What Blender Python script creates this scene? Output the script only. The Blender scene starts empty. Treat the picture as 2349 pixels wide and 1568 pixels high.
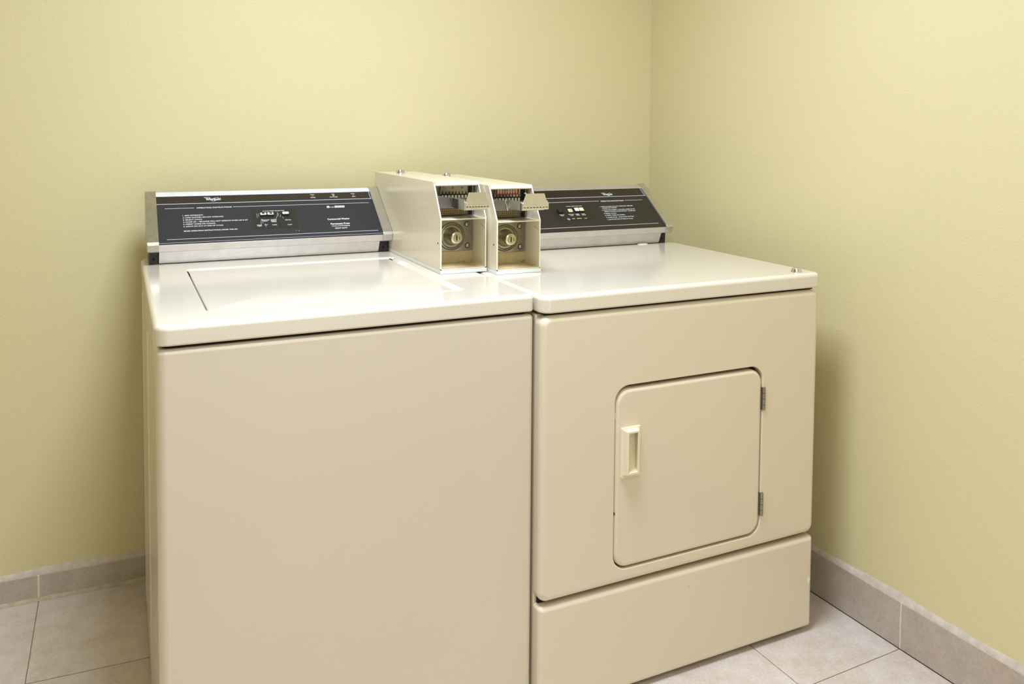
import bpy, bmesh, math, random
from mathutils import Vector, Matrix
random.seed(7)
S = bpy.context.scene
COL = S.collection
W_PX, H_PX = 2349.0, 1568.0
# ------------------------------------------------------------------ camera
CAM = dict(cx=-0.0532, cy=-1.4897, cz=1.1979, yaw=-25.9444, pitch=-2.7767, roll=0.49, f=1925.78, px=1202.76, py=391.68)
def cam_setup():
    a, b, c = [math.radians(CAM[k]) for k in ('yaw', 'pitch', 'roll')]
    fwd = Vector((math.sin(-a)*math.cos(b), math.cos(a)*math.cos(b), math.sin(b)))
    r = Vector((math.cos(a), math.sin(a), 0)); u = r.cross(fwd)
    r2 = r*math.cos(c) + u*math.sin(c); u2 = -r*math.sin(c) + u*math.cos(c)
    cd = bpy.data.cameras.new('camera'); cam = bpy.data.objects.new('camera', cd); COL.objects.link(cam)
    m = Matrix((r2, u2, -fwd)).transposed().to_4x4()
    m.translation = Vector((CAM['cx'], CAM['cy'], CAM['cz']))
    cam.matrix_world = m
    cd.sensor_width = 36; cd.lens = CAM['f']*36/W_PX
    cd.shift_x = (W_PX/2 - CAM['px'])/W_PX; cd.shift_y = (CAM['py'] - H_PX/2)/W_PX
    cd.clip_start = 0.02
    S.camera = cam
cam_setup()
# ------------------------------------------------------------------ world, lights, exposure
w = bpy.data.worlds.new('world'); S.world = w; w.use_nodes = True
w.node_tree.nodes['Background'].inputs[0].default_value = (1, 0.98, 0.95, 1)
w.node_tree.nodes['Background'].inputs[1].default_value = 0.2
def area(name, loc, sx, sy, power, color, rot=(0, 0, 0), spread=180):
    l = bpy.data.lights.new(name, 'AREA'); l.shape = 'RECTANGLE'; l.size = sx; l.size_y = sy
    l.energy = power; l.color = color; l.spread = math.radians(spread)
    o = bpy.data.objects.new(name, l); COL.objects.link(o); o.location = loc; o.rotation_euler = rot
    return o
area('overhead_light', (0.42, -0.32, 2.37), 0.6, 0.6, 36, (0.765, 0.865, 1.04), spread=155)  # ceiling lamp over the machines
area('overhead_light', (0.0, -1.9, 2.37), 1.2, 0.6, 13.5, (0.84, 0.89, 1.0))  # added fill behind the camera, not a fixture of the room
area('front_fill_light', (0.55, -2.60, 1.25), 0.9, 1.9, 7.5, (0.84, 0.90, 1.0), rot=(math.radians(90), 0, 0))  # added upright fill light for the machine fronts, no doorway there
S.view_settings.view_transform = 'Standard'; S.view_settings.look = 'None'
S.view_settings.exposure = 0.06; S.view_settings.gamma = 1; S.view_settings.use_curve_mapping = False
# ------------------------------------------------------------------ material helpers
def lin(c):
    return tuple(((v/255)/12.92 if v/255 <= 0.04045 else ((v/255+0.055)/1.055)**2.4) for v in c) + (1,)
class NT:
    def __init__(s, name):
        s.m = bpy.data.materials.new(name); s.m.use_nodes = True; s.t = s.m.node_tree; s.n = s.t.nodes
        s.b = s.n['Principled BSDF']
    def new(s, typ, **kw):
        n = s.n.new(typ)
        for k, v in kw.items(): setattr(n, k, v)
        return n
    def link(s, a, b): s.t.links.new(a, b)
    def math(s, op, a, b=None, c=None, clamp=False):
        n = s.new('ShaderNodeMath', operation=op, use_clamp=clamp)
        for i, v in enumerate((a, b, c)):
            if v is None: continue
            if isinstance(v, (int, float)): n.inputs[i].default_value = v
            else: s.link(v, n.inputs[i])
        return n.outputs[0]
    def pos(s):
        return s.new('ShaderNodeNewGeometry').outputs['Position']
    def noise(s, scale, detail=3, rough=0.5, vec=None, dist=0):
        n = s.new('ShaderNodeTexNoise'); n.inputs['Scale'].default_value = scale; n.inputs['Detail'].default_value = detail
        n.inputs['Roughness'].default_value = rough; n.inputs['Distortion'].default_value = dist
        s.link(vec if vec is not None else s.pos(), n.inputs['Vector']); return n.outputs['Fac']
    def ramp(s, fac, stops):
        n = s.new('ShaderNodeValToRGB'); e = n.color_ramp.elements
        e[0].position, e[0].color = stops[0]; e[1].position, e[1].color = stops[-1]
        for p, c in stops[1:-1]:
            x = e.new(p); x.color = c
        s.link(fac, n.inputs[0]); return n.outputs[0]
    def mix(s, fac, a, b, typ='MIX'):
        n = s.new('ShaderNodeMix', data_type='RGBA', blend_type=typ)
        for k, v in ((0, fac), (6, a), (7, b)):
            if isinstance(v, (int, float, tuple)): n.inputs[k].default_value = v
            else: s.link(v, n.inputs[k])
        return n.outputs[2]
    def color(s, c):
        if isinstance(c, tuple): s.b.inputs['Base Color'].default_value = c
        else: s.link(c, s.b.inputs['Base Color'])
    def bump(s, h, strength, dist=0.001):
        n = s.new('ShaderNodeBump'); n.inputs['Strength'].default_value = strength; n.inputs['Distance'].default_value = dist
        s.link(h, n.inputs['Height']); s.link(n.outputs[0], s.b.inputs['Normal'])
    def set(s, **kw):
        for k, v in kw.items(): s.b.inputs[k.replace('_', ' ')].default_value = v
        return s
def simple(name, c, rough=0.5, metal=0.0, coat=0.0, var=0.04, scale=30, bump=0.0, bscale=400, spec=0.5):
    t = NT(name); t.set(Roughness=rough, Metallic=metal, Coat_Weight=coat, Coat_Roughness=0.08, Specular_IOR_Level=spec)
    base = lin(c); f = t.noise(scale, 4)
    lo = tuple(max(0, v*(1-var)) for v in base[:3]) + (1,); hi = tuple(min(1, v*(1+var)) for v in base[:3]) + (1,)
    t.color(t.ramp(f, [(0.3, lo), (0.7, hi)]))
    if bump: t.bump(t.noise(bscale, 2), bump, 0.001)
    return t.m
def enamel(name, c, rough=0.22, wave=0.0):
    t = NT(name); t.set(Roughness=rough, Coat_Weight=0.4, Coat_Roughness=0.12, Specular_IOR_Level=0.5)
    base = lin(c); big = t.noise(3, 2); fine = t.noise(900, 2)
    col = t.ramp(big, [(0.3, tuple(v*0.975 for v in base[:3])+(1,)), (0.7, base)])
    # small dirt specks
    vo = t.new('ShaderNodeTexVoronoi'); vo.inputs['Scale'].default_value = 9; t.link(t.pos(), vo.inputs['Vector'])
    sp = t.math('LESS_THAN', vo.outputs['Distance'], 0.012)
    col = t.mix(t.math('MULTIPLY', sp, 0.55), col, lin((120, 90, 60)))
    t.color(col)
    h = t.math('MULTIPLY', fine, 0.25)
    if wave: h = t.math('ADD', t.math('MULTIPLY', fine, 0.012), t.math('MULTIPLY', t.noise(2.2, 1), wave))
    t.bump(h, 0.12, 0.0006 if not wave else 0.004)
    return t.m
def wall_mat(name, c):
    t = NT(name); t.set(Roughness=0.48, Specular_IOR_Level=0.4)
    base = lin(c); n1 = t.noise(1.7, 3); n2 = t.noise(260, 3, 0.6); n3 = t.noise(620, 2)
    col = t.ramp(n1, [(0.3, tuple(v*0.965 for v in base[:3])+(1,)), (0.7, base)])
    t.color(col)
    t.bump(t.math('ADD', n2, t.math('MULTIPLY', n3, 0.5)), 0.42, 0.0016)
    return t.m
def tile_mat(name, mode):
    """stone-look ceramic tile: mode 'floor' with joints in x and y, 'base_x'/'base_y' with joints along one axis"""
    t = NT(name); t.set(Roughness=0.42, Specular_IOR_Level=0.45)
    sep = t.new('ShaderNodeSeparateXYZ'); t.link(t.pos(), sep.inputs[0]); x, y = sep.outputs[0], sep.outputs[1]
    PX, PY = 0.3774, 0.3477
    wob = t.math('MULTIPLY', t.math('SUBTRACT', t.noise(25, 3), 0.5), 0.0022)
    # rows drift a little from straight, as laid
    yy = t.math('SUBTRACT', y, t.math('ADD', t.math('MULTIPLY', x, -0.0467), t.math('MULTIPLY', t.math('MULTIPLY', x, x), 0.02645)))
    def joint(v, off, pitch, half):
        q = t.math('ADD', t.math('DIVIDE', t.math('SUBTRACT', t.math('ADD', v, wob), off), pitch), 40.5)
        fr = t.math('FRACT', q); cell = t.math('FLOOR', q)
        d = t.math('ABSOLUTE', t.math('SUBTRACT', fr, 0.5))
        return t.math('LESS_THAN', d, half/pitch), cell
    n = t.noise(7, 6, 0.62, dist=0.6); n2 = t.noise(22, 5, 0.6); n3 = t.noise(180, 3); n4 = t.noise(11, 4, 0.7, dist=1.2)
    if mode == 'floor':
        jx, cxl = joint(x, -0.2445, PX, 0.0010); jy, cyl = joint(yy, 0.5348, PY, 0.0011)
        jy = t.math('MULTIPLY', jy, t.math('LESS_THAN', yy, 0.75))
        j = t.math('MAXIMUM', jx, jy)
        a, b, c2 = lin((188, 168, 148)), lin((210, 197, 185)), lin((228, 220, 215))
    else:
        if mode == 'base_x': j, cxl = joint(x, -0.2445, PX, 0.0022)
        else: j, cxl = joint(y, -0.170, 0.36, 0.0016)
        cyl = cxl
        a, b, c2 = lin((162, 148, 132)), lin((180, 166, 152)), lin((204, 192, 180))
    col = t.ramp(n, [(0.32, a), (0.5, b), (0.68, c2)])
    col = t.mix(t.math('MULTIPLY', t.ramp(n4, [(0.58, (0, 0, 0, 1)), (0.70, (1, 1, 1, 1))]), 0.6), col, lin((205, 162, 128)))
    col = t.mix(0.5, col, t.ramp(n2, [(0.3, a), (0.7, c2)]))
    col = t.mix(0.30, col, t.ramp(n3, [(0.3, a), (0.7, c2)]))
    col = t.mix(0.20, col, t.ramp(t.noise(70, 4, 0.65, dist=2.0), [(0.35, a), (0.65, c2)]))
    g = lin((128, 110, 94)) if mode == 'floor' else lin((226, 214, 190))
    col = t.mix(j, col, g)
    t.color(col)
    h = t.math('SUBTRACT', t.math('MULTIPLY', n3, 0.15), t.math('MULTIPLY', j, 1.0))
    t.bump(h, 0.5, 0.0012)
    return t.m
def metal(name, c, rough=0.25, brush=0.0, spots=False, met=1.0):
    t = NT(name); t.set(Roughness=rough, Metallic=met)
    base = lin(c); n = t.noise(40, 4)
    col = t.ramp(n, [(0.3, tuple(v*0.9 for v in base[:3])+(1,)), (0.7, base)])
    if spots:
        mp = t.new('ShaderNodeMapping'); mp.inputs['Scale'].default_value = (1, 0.35, 0.35); t.link(t.pos(), mp.inputs[0])
        sp = t.ramp(t.noise(640, 3, 0.6, vec=mp.outputs[0]), [(0.62, (0, 0, 0, 1)), (0.66, (1, 1, 1, 1))])
        col = t.mix(t.math('MULTIPLY', sp, 0.65), col, lin((70, 60, 50)))
    t.color(col)
    if brush:
        mp = t.new('ShaderNodeMapping'); mp.inputs['Scale'].default_value = (0.02, 1, 1); t.link(t.pos(), mp.inputs[0])
        t.bump(t.noise(1500, 2, vec=mp.outputs[0]), brush, 0.0005)
    return t.m
def grid_metal(name, c, pitch):
    t = NT(name); t.set(Roughness=0.45, Metallic=0.15)
    sep = t.new('ShaderNodeSeparateXYZ'); tc = t.new('ShaderNodeTexCoord'); t.link(tc.outputs['Object'], sep.inputs[0])
    def ln(v):
        return t.math('LESS_THAN', t.math('FRACT', t.math('ADD', t.math('DIVIDE', v, pitch), 50.0)), 0.16)
    j = t.math('MAXIMUM', ln(sep.outputs[0]), ln(sep.outputs[2]))
    t.color(t.mix(j, lin(c), lin((60, 50, 34)))); return t.m

M = {}
M['wall'] = wall_mat('yellow_wall_paint', (221, 209, 162))
M['ceiling'] = wall_mat('ceiling_paint', (240, 238, 228))
M['floor'] = tile_mat('floor_tile', 'floor')
M['base_x'] = tile_mat('skirting_tile_back', 'base_x'); M['base_y'] = tile_mat('skirting_tile_right', 'base_y')
M['caulk'] = simple('skirting_caulk', (205, 194, 178), 0.8, var=0.12, scale=60, bump=0.6, bscale=300)
M['grout'] = simple('grout', (190, 178, 150), 0.85, var=0.15, scale=50, bump=0.5, bscale=300)
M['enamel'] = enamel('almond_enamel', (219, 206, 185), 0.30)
M['enamel_lit_top'] = enamel('almond_enamel_lit_top', (227, 217, 199), 0.16, wave=1.0)  # same enamel made paler: overhead light on the tops put into the colour
M['enamel_dryer'] = enamel('almond_enamel_dryer', (226, 213, 188), 0.30)
M['plastic'] = simple('cream_plastic', (236, 224, 192), 0.35, var=0.02)
M['chrome'] = metal('chrome', (235, 236, 242), 0.14)
M['lamp_lit_trim'] = metal('lamp_lit_top_trim', (236, 238, 246), 0.3, met=0.35)  # lamp reflection on the washer trim put into a pale, less metallic base
M['alu'] = metal('brushed_aluminium', (214, 210, 206), 0.34, brush=0.35, met=0.75)
M['cap'] = metal('pitted_chrome_cap', (182, 178, 162), 0.30, spots=True, met=0.9)
M['cap_clean'] = metal('satin_cap', (206, 204, 196), 0.30, met=0.9)
M['panel'] = simple('charcoal_panel', (35, 34, 40), 0.42, var=0.22, scale=700)
M['panel_dry'] = simple('charcoal_brown_panel', (37, 34, 31), 0.42, var=0.22, scale=700)
M['band'] = simple('dark_brown_strip', (38, 31, 26), 0.28, var=0.12, scale=500)
M['patch'] = simple('dark_selector_patch', (34, 31, 30), 0.35, var=0.15, scale=500)
M['patch_dry'] = simple('brown_selector_patch', (38, 32, 25), 0.35, var=0.15, scale=500)
M['black'] = simple('black_plastic', (32, 31, 34), 0.45, var=0.1)
M['hole'] = simple('dark_recess', (14, 12, 11), 0.8, var=0.1)
M['white_ink'] = simple('white_ink', (236, 238, 240), 0.5, var=0.0)
M['silver_ink'] = simple('silver_ink', (205, 206, 212), 0.4, var=0.0)
M['key'] = simple('white_key', (232, 230, 222), 0.4, var=0.03)
M['key_cream'] = simple('cream_key', (232, 224, 184), 0.4, var=0.03)
M['dirt'] = simple('dirt', (70, 62, 56), 0.7, var=0.2)
M['red_led'] = simple('red_lens', (190, 74, 60), 0.2, var=0.05)
M['yellow_led'] = simple('yellow_lens', (192, 184, 96), 0.2, var=0.05)
M['box_paint'] = enamel('coin_box_paint', (238, 227, 202), 0.26)
M['box_lining_shade'] = simple('coin_box_lining_shade', (206, 188, 140), 0.5, var=0.06, scale=60)  # box paint darkened and yellowed: light bounced inside put into the colour
M['box_edge'] = simple('bare_edge_paint', (240, 232, 210), 0.4, var=0.05)
M['white_plate'] = simple('white_base_plate', (236, 240, 234), 0.35, var=0.03)
M['steel'] = metal('dull_steel', (160, 158, 148), 0.17)
M['lock_metal'] = metal('lock_metal', (214, 208, 184), 0.2)
M['slide_steel'] = metal('slide_steel', (214, 212, 200), 0.38)
M['steel_dark'] = metal('dark_steel', (140, 140, 138), 0.42)
M['nickel'] = metal('nickel_slide', (240, 240, 238), 0.26)
M['grid'] = grid_metal('perforated_plate', (206, 198, 172), 0.0040)
M['brass_grid'] = grid_metal('brass_perforated_plate', (214, 182, 120), 0.0052)
M['red_label'] = simple('red_label', (178, 30, 28), 0.4, var=0.08)
M['cream_ink'] = simple('cream_ink', (232, 220, 196), 0.5, var=0.03)
M['rust'] = simple('dirt_brown', (110, 82, 48), 0.8, var=0.2)

# ------------------------------------------------------------------ mesh helpers
def pieces_of(bm):
    """sets of loose islands that stand clear of each other"""
    seen = set(); isl = []
    for v in bm.verts:
        if v in seen: continue
        st = [v]; seen.add(v); comp = []
        while st:
            a = st.pop(); comp.append(a)
            for e in a.link_edges:
                b = e.other_vert(a)
                if b not in seen: seen.add(b); st.append(b)
        lo = [min(a.co[i] for a in comp) for i in range(3)]; hi = [max(a.co[i] for a in comp) for i in range(3)]
        isl.append((comp, lo, hi, max(hi[i]-lo[i] for i in range(3))))
    par = list(range(len(isl)))
    def find(i):
        while par[i] != i: par[i] = par[par[i]]; i = par[i]
        return i
    for i in range(len(isl)):
        for j in range(i):
            g = math.sqrt(sum(max(0.0, isl[i][1][k]-isl[j][2][k], isl[j][1][k]-isl[i][2][k])**2 for k in range(3)))
            if g <= max(0.0201, 0.5*max(isl[i][3], isl[j][3])): par[find(i)] = find(j)
    out = {}
    for i, t in enumerate(isl): out.setdefault(find(i), []).extend(t[0])
    return list(out.values())
def link(name, bm, mat, parent=None, smooth=True, loc=None):
    bmesh.ops.recalc_face_normals(bm, faces=bm.faces[:])
    groups = pieces_of(bm); first = None
    for gi, grp in enumerate(groups):
        if len(groups) == 1: part = bm
        else:
            bm.verts.index_update(); part = bm.copy(); ids = {v.index for v in grp}
            part.verts.ensure_lookup_table()
            bmesh.ops.delete(part, geom=[v for v in part.verts if v.index not in ids], context='VERTS')
        me = bpy.data.meshes.new(name); part.to_mesh(me)
        if part is not bm: part.free()
        for m in (mat if isinstance(mat, (list, tuple)) else [mat]): me.materials.append(M[m])
        o = bpy.data.objects.new(name, me); COL.objects.link(o)
        if parent: o.parent = parent
        if loc: o.location = loc
        if smooth:
            for p in me.polygons: p.use_smooth = True
            try: me.set_sharp_from_angle(angle=math.radians(38))
            except Exception: pass
            wn = o.modifiers.new('weighted_normal', 'WEIGHTED_NORMAL'); wn.keep_sharp = True; wn.weight = 80
        first = first or o
    bm.free()
    return first
def thing(name, label, cat, loc=(0, 0, 0), group=None):
    o = bpy.data.objects.new(name, None); COL.objects.link(o); o.location = loc; o.empty_display_size = 0.1
    o['label'] = label; o['category'] = cat
    if group: o['group'] = group
    return o
def struct(o): o['kind'] = 'structure'; return o
def box(bm, x0, x1, y0, y1, z0, z1, mi=0, mtx=None):
    vs = [Vector((x, y, z)) for z in (z0, z1) for x, y in ((x0, y0), (x1, y0), (x1, y1), (x0, y1))]
    if mtx is not None: vs = [mtx @ v for v in vs]
    v = [bm.verts.new(p) for p in vs]
    fs = []
    for idx in ((3, 2, 1, 0), (4, 5, 6, 7), (0, 1, 5, 4), (1, 2, 6, 5), (2, 3, 7, 6), (3, 0, 4, 7)):
        f = bm.faces.new([v[i] for i in idx]); f.material_index = mi; fs.append(f)
    return v, fs
def bevel_all(bm, r, seg=3, geom=None):
    bmesh.ops.bevel(bm, geom=geom or bm.edges[:], offset=r, segments=seg, profile=0.5, affect='EDGES', clamp_overlap=True)
def rbox(bm, x0, x1, y0, y1, z0, z1, r, seg=3, mi=0, mtx=None):
    """box with rounded edges, added to bm"""
    t = bmesh.new(); box(t, x0, x1, y0, y1, z0, z1); bevel_all(t, r, seg)
    mp = {}
    for v in t.verts: mp[v] = bm.verts.new(mtx @ v.co if mtx is not None else v.co)
    for f in t.faces:
        g = bm.faces.new([mp[v] for v in f.verts]); g.material_index = mi
    t.free()
def rrect(x0, x1, y0, y1, r, k=6):
    """rounded rectangle, list of 2d points; r may be one radius or (bl, br, tr, tl)"""
    rs = r if isinstance(r, (tuple, list)) else (r,)*4
    out = []
    for (cx, cy, a0), q in zip(((x0, y0, 180), (x1, y0, 270), (x1, y1, 0), (x0, y1, 90)), rs):
        sx = 1 if cx == x0 else -1; sy = 1 if cy == y0 else -1
        mx, my = cx + sx*q, cy + sy*q
        for i in range(k+1):
            a = math.radians(a0 + 90*i/k); out.append((mx + q*math.cos(a), my + q*math.sin(a)))
    return out
def loft(bm, loops, close_start=True, close_end=True, mi=0):
    """loops: lists of 3d points with equal counts"""
    vl = [[bm.verts.new(p) for p in lp] for lp in loops]
    n = len(vl[0])
    for a, b in zip(vl, vl[1:]):
        for i in range(n):
            f = bm.faces.new((a[i], a[(i+1) % n], b[(i+1) % n], b[i])); f.material_index = mi
    if close_start: bm.faces.new(vl[0][::-1]).material_index = mi
    if close_end: bm.faces.new(vl[-1]).material_index = mi
    return vl
def arc(r, k=5):
    """(inset, rise) pairs of a quarter round going over an edge of radius r"""
    return [(r*(1-math.cos(math.radians(90*i/k))), r*math.sin(math.radians(90*i/k))) for i in range(k+1)]
def slab(bm, x0, x1, y0, y1, z0, z1, rc, rt, rb=0.0, k=6):
    """horizontal slab: plan corner radius rc, rounded top edge rt, rounded bottom edge rb"""
    L = []
    def lp(ins, z): 
        rr = [max(1e-4, q-ins) for q in (rc if isinstance(rc, (tuple, list)) else (rc,)*4)]
        return [(p[0], p[1], z) for p in rrect(x0+ins, x1-ins, y0+ins, y1-ins, rr, k)]
    if rb:
        for ins, rise in reversed(arc(rb, 4)): L.append(lp(ins, z0 + (rb - rise)))
    else: L.append(lp(0, z0))
    for ins, rise in arc(rt): L.append(lp(ins, z1 - rt + rise))
    return L
def cyl(bm, c, r, h, axis='z', seg=20, r2=None, mi=0, cap=True):
    """cylinder/cone from c along +axis"""
    r2 = r if r2 is None else r2
    def pt(a, rad, t):
        u, v = rad*math.cos(a), rad*math.sin(a)
        if axis == 'z': return (c[0]+u, c[1]+v, c[2]+t)
        if axis == 'y': return (c[0]+u, c[1]+t, c[2]+v)
        return (c[0]+t, c[1]+u, c[2]+v)
    lo = [[pt(2*math.pi*i/seg, rad, t) for i in range(seg)] for rad, t in ((r, 0), (r2, h))]
    return loft(bm, lo, cap, cap, mi)
def lathe_y(bm, c, prof, seg=32, mi=0):
    """prof: (radius, y offset) list revolved about a y axis through c"""
    L = []
    for r, t in prof:
        L.append([(c[0]+r*math.cos(2*math.pi*i/seg), c[1]+t, c[2]+r*math.sin(2*math.pi*i/seg)) for i in range(seg)])
    loft(bm, L, False, True, mi)
# text to mesh geometry, fitted to a width
def text_geo(s, shear=0.0, bold=0.0):
    cu = bpy.data.curves.new('t', 'FONT'); cu.body = s; cu.size = 1.0; cu.offset = bold; cu.shear = shear; cu.resolution_u = 3
    o = bpy.data.objects.new('t', cu); COL.objects.link(o)
    bpy.context.view_layer.update()
    me = bpy.data.meshes.new_from_object(o.evaluated_get(bpy.context.evaluated_depsgraph_get()))
    vs = [v.co.copy() for v in me.vertices]; fs = [tuple(p.vertices) for p in me.polygons]
    bpy.data.objects.remove(o); bpy.data.curves.remove(cu); bpy.data.meshes.remove(me)
    return vs, fs
def put_text(bm, s, u0, u1, v0, cap_h, P, h=0.0003, shear=0.0, bold=0.012, mi=0, fit=True):
    vs, fs = text_geo(s, shear, bold)
    if not vs: return
    xa = min(v.x for v in vs); xb = max(v.x for v in vs)
    sx = (u1-u0)/(xb-xa) if fit else cap_h/0.7
    sy = cap_h/0.70
    nv = [bm.verts.new(P(u0 + (v.x-xa)*sx, v0 + v.y*sy, h)) for v in vs]
    for f in fs:
        try: bm.faces.new([nv[i] for i in f]).material_index = mi
        except ValueError: pass
def rect_on(bm, P, u0, u1, v0, v1, h, mi=0, t=None):
    if t is None:
        bm.faces.new([bm.verts.new(P(*q)) for q in ((u0, v0, h), (u1, v0, h), (u1, v1, h), (u0, v1, h))]).material_index = mi
    else:
        pts = [P(u, v, hh) for hh in (h, h+t) for u, v in ((u0, v0), (u1, v0), (u1, v1), (u0, v1))]
        v = [bm.verts.new(p) for p in pts]
        for idx in ((3, 2, 1, 0), (4, 5, 6, 7), (0, 1, 5, 4), (1, 2, 6, 5), (2, 3, 7, 6), (3, 0, 4, 7)):
            bm.faces.new([v[i] for i in idx]).material_index = mi
def stroke(bm, P, pts, wid, h, mi=0):
    """thin ribbon on a plane"""
    n = len(pts); L = []; R = []
    for i, (a, b) in enumerate(pts):
        p0 = pts[max(0, i-1)]; p1 = pts[min(n-1, i+1)]
        d = Vector((p1[0]-p0[0], p1[1]-p0[1])); d.normalize() if d.length else None
        nx, ny = -d.y*wid/2, d.x*wid/2
        L.append(bm.verts.new(P(a+nx, b+ny, h))); R.append(bm.verts.new(P(a-nx, b-ny, h)))
    for i in range(n-1):
        bm.faces.new((L[i], R[i], R[i+1], L[i+1])).material_index = mi

# ------------------------------------------------------------------ room
YB, AW, XR, AR = 0.9045, math.tan(math.radians(-1.6285)), 1.5742, math.tan(math.radians(-1.1981))
WB = lambda x, o=0.0: YB + AW*x - o
WR = lambda y, o=0.0: XR + AR*y - o
xc = (XR + AR*YB)/(1-AR*AW); yc = WB(xc)
XL, YF, ZC, T = -1.45, -2.75, 2.42, 0.10
def prism(bm, pts, z0, z1):
    lo = [[(p[0], p[1], z) for p in pts] for z in (z0, z1)]; loft(bm, lo)
cb = (xc, yc); cl = (XL, WB(XL)); cf = (WR(YF), YF); cfl = (XL, YF)
bm = bmesh.new(); prism(bm, [cl, cb, (cb[0]+T, cb[1]+T), (cl[0]-T, cl[1]+T)], 0, ZC); struct(link('wall_back', bm, 'wall', smooth=False))
bm = bmesh.new(); prism(bm, [cb, cf, (cf[0]+T, cf[1]-T), (cb[0]+T, cb[1]+T)], 0, ZC); struct(link('wall_right', bm, 'wall', smooth=False))
bm = bmesh.new(); prism(bm, [cfl, cl, (cl[0]-T, cl[1]+T), (cfl[0]-T, cfl[1]-T)], 0, ZC); struct(link('wall_left', bm, 'wall', smooth=False))
bm = bmesh.new(); prism(bm, [cf, cfl, (cfl[0]-T, cfl[1]-T), (cf[0]+T, cf[1]-T)], 0, ZC); struct(link('wall_front', bm, 'wall', smooth=False))
bm = bmesh.new(); box(bm, XL-T, 1.9, YF-T, 1.15, -0.08, 0.0); struct(link('floor', bm, 'floor', smooth=False))
bm = bmesh.new(); box(bm, XL-T, 1.9, YF-T, 1.15, ZC, ZC+0.08); struct(link('ceiling', bm, 'ceiling', smooth=False))
# tiled skirting with its ragged caulk line on top
def skirting(name, a, b, nrm, bh, th, mat, grout):
    a = Vector(a); b = Vector(b); n = Vector(nrm); d = b - a
    bm = bmesh.new()
    q = [(0.0, 0.0), (th, 0.0), (th, bh-0.0015), (th-0.0015, bh), (0.0, bh)]
    loops = [[(p.x + n.x*o, p.y + n.y*o, z) for o, z in q] for p in (a, b)]
    loft(bm, loops); base = struct(link(name, bm, mat, smooth=False))
    bm = bmesh.new(); N = 90; L = []
    for i in range(N+1):
        p = a + d*(i/N); j = 0.0025*math.sin(i*0.7) + random.uniform(-0.0018, 0.0018)
        L.append([(p.x + n.x*o, p.y + n.y*o, z) for o, z in ((-0.001, bh-0.001), (th-0.0012, bh-0.0005), (th*0.62, bh+0.007+j*0.5), (0.0006, bh+0.0145+j), (-0.001, bh+0.0145+j))])
    loft(bm, L); link('caulk_strip', bm, 'caulk', base)
    if not grout:
        bm = bmesh.new(); L = []
        for p in (a, a + d*0.5, b): L.append([(p.x + n.x*o, p.y + n.y*o, z) for o, z in ((th-0.002, 0.0002), (th+0.0009, 0.0002), (th+0.0006, 0.0018), (th-0.002, 0.0018))])
        loft(bm, L); link('floor_gap', bm, 'hole', base, smooth=False)
    if grout:
        bm = bmesh.new(); L = []
        for i in range(N+1):
            p = a + d*(i/N); j = random.uniform(-0.0007, 0.0007)
            L.append([(p.x + n.x*o, p.y + n.y*o, z) for o, z in ((th-0.002, 0.0), (th+0.007+j, 0.0004), (th+0.005+j, 0.003), (th-0.0002, 0.0085+j), (th-0.002, 0.0085))])
        loft(bm, L); link('grout_bead', bm, 'grout', base)
    return base
nb = Vector((AW, -1)).normalized(); nr = Vector((-1, AR)).normalized()
skirting('baseboard_back', (XL, WB(XL)), cb, nb, 0.0653, 0.0074, 'base_x', True)
skirting('baseboard_right', cf, cb, nr, 0.1114, 0.0074, 'base_y', False)

# ------------------------------------------------------------------ washer
H = 0.8704; WW = 0.6965
washer = thing('washing_machine', 'almond top-loading washing machine with recessed lid, left of the dryer', 'washing machine', (0, 0, 0))
DW = 0.80
bm = bmesh.new()
zt = 0.8295
loops = []
rc = (0.016, 0.010, 0.006, 0.006)
for ins, rise in arc(0.009): loops.append([(p[0], p[1], zt-0.009+rise) for p in rrect(ins, WW-ins, ins, DW-ins, [max(1e-4, q-ins) for q in rc])])
loops.insert(0, [(p[0], p[1], 0.012) for p in rrect(0, WW, 0, DW, rc)])
loft(bm, loops); link('cabinet', bm, 'enamel', washer)
bm = bmesh.new()                                     # raised vertical beads pressed in the side sheet
for y0, za, zb in ((0.73, 0.03, 0.80), (0.39, 0.03, 0.78)):
    L = [[(0.0006 - dx, y0 + dy, z) for dx, dy in ((0, -0.012), (0.0022, -0.003), (0.0022, 0.003), (0, 0.012))] for z in (za, zb)]
    loft(bm, L)
link('side_bead', bm, 'enamel', washer)
bm = bmesh.new(); slab_l = slab(bm, 0.012, WW-0.012, 0.012, DW-0.012, 0.8290, 0.8362, 0.01, 0.001); loft(bm, slab_l); link('gap_shade', bm, 'hole', washer)  # near-black slab standing in for the shade under the top
# top with the lid opening
bm = bmesh.new()
rct = (0.022, 0.010, 0.012, 0.018)
L = []
for ins, rise in reversed(arc(0.004, 3)): L.append([(p[0], p[1], 0.8353+0.004-rise) for p in rrect(-0.002+ins, WW-0.0005-ins, -0.002+ins, DW-ins, [max(1e-4, q-ins) for q in rct])])
for ins, rise in arc(0.0095, 7): L.append([(p[0], p[1], H-0.0095+rise) for p in rrect(-0.002+ins, WW-0.0005-ins, -0.002+ins, DW-ins, [max(1e-4, q-ins) for q in rct])])
OX0, OX1, OY0, OY1 = 0.0885, 0.584, 0.094, 0.582
L.append([(p[0], p[1], H) for p in rrect(OX0-0.002, OX1+0.003, OY0-0.003, OY1+0.004, 0.014)])
L.append([(p[0], p[1], H-0.0004) for p in rrect(OX0-0.0006, OX1+0.001, OY0-0.001, OY1+0.002, 0.013)])
L.append([(p[0], p[1], H-0.0018) for p in rrect(OX0, OX1-0.003, OY0, OY1, 0.012)])
L.append([(p[0], p[1], H-0.0062) for p in rrect(OX0+0.0006, OX1-0.0125, OY0+0.004, OY1-0.0022, 0.010)])
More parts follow.
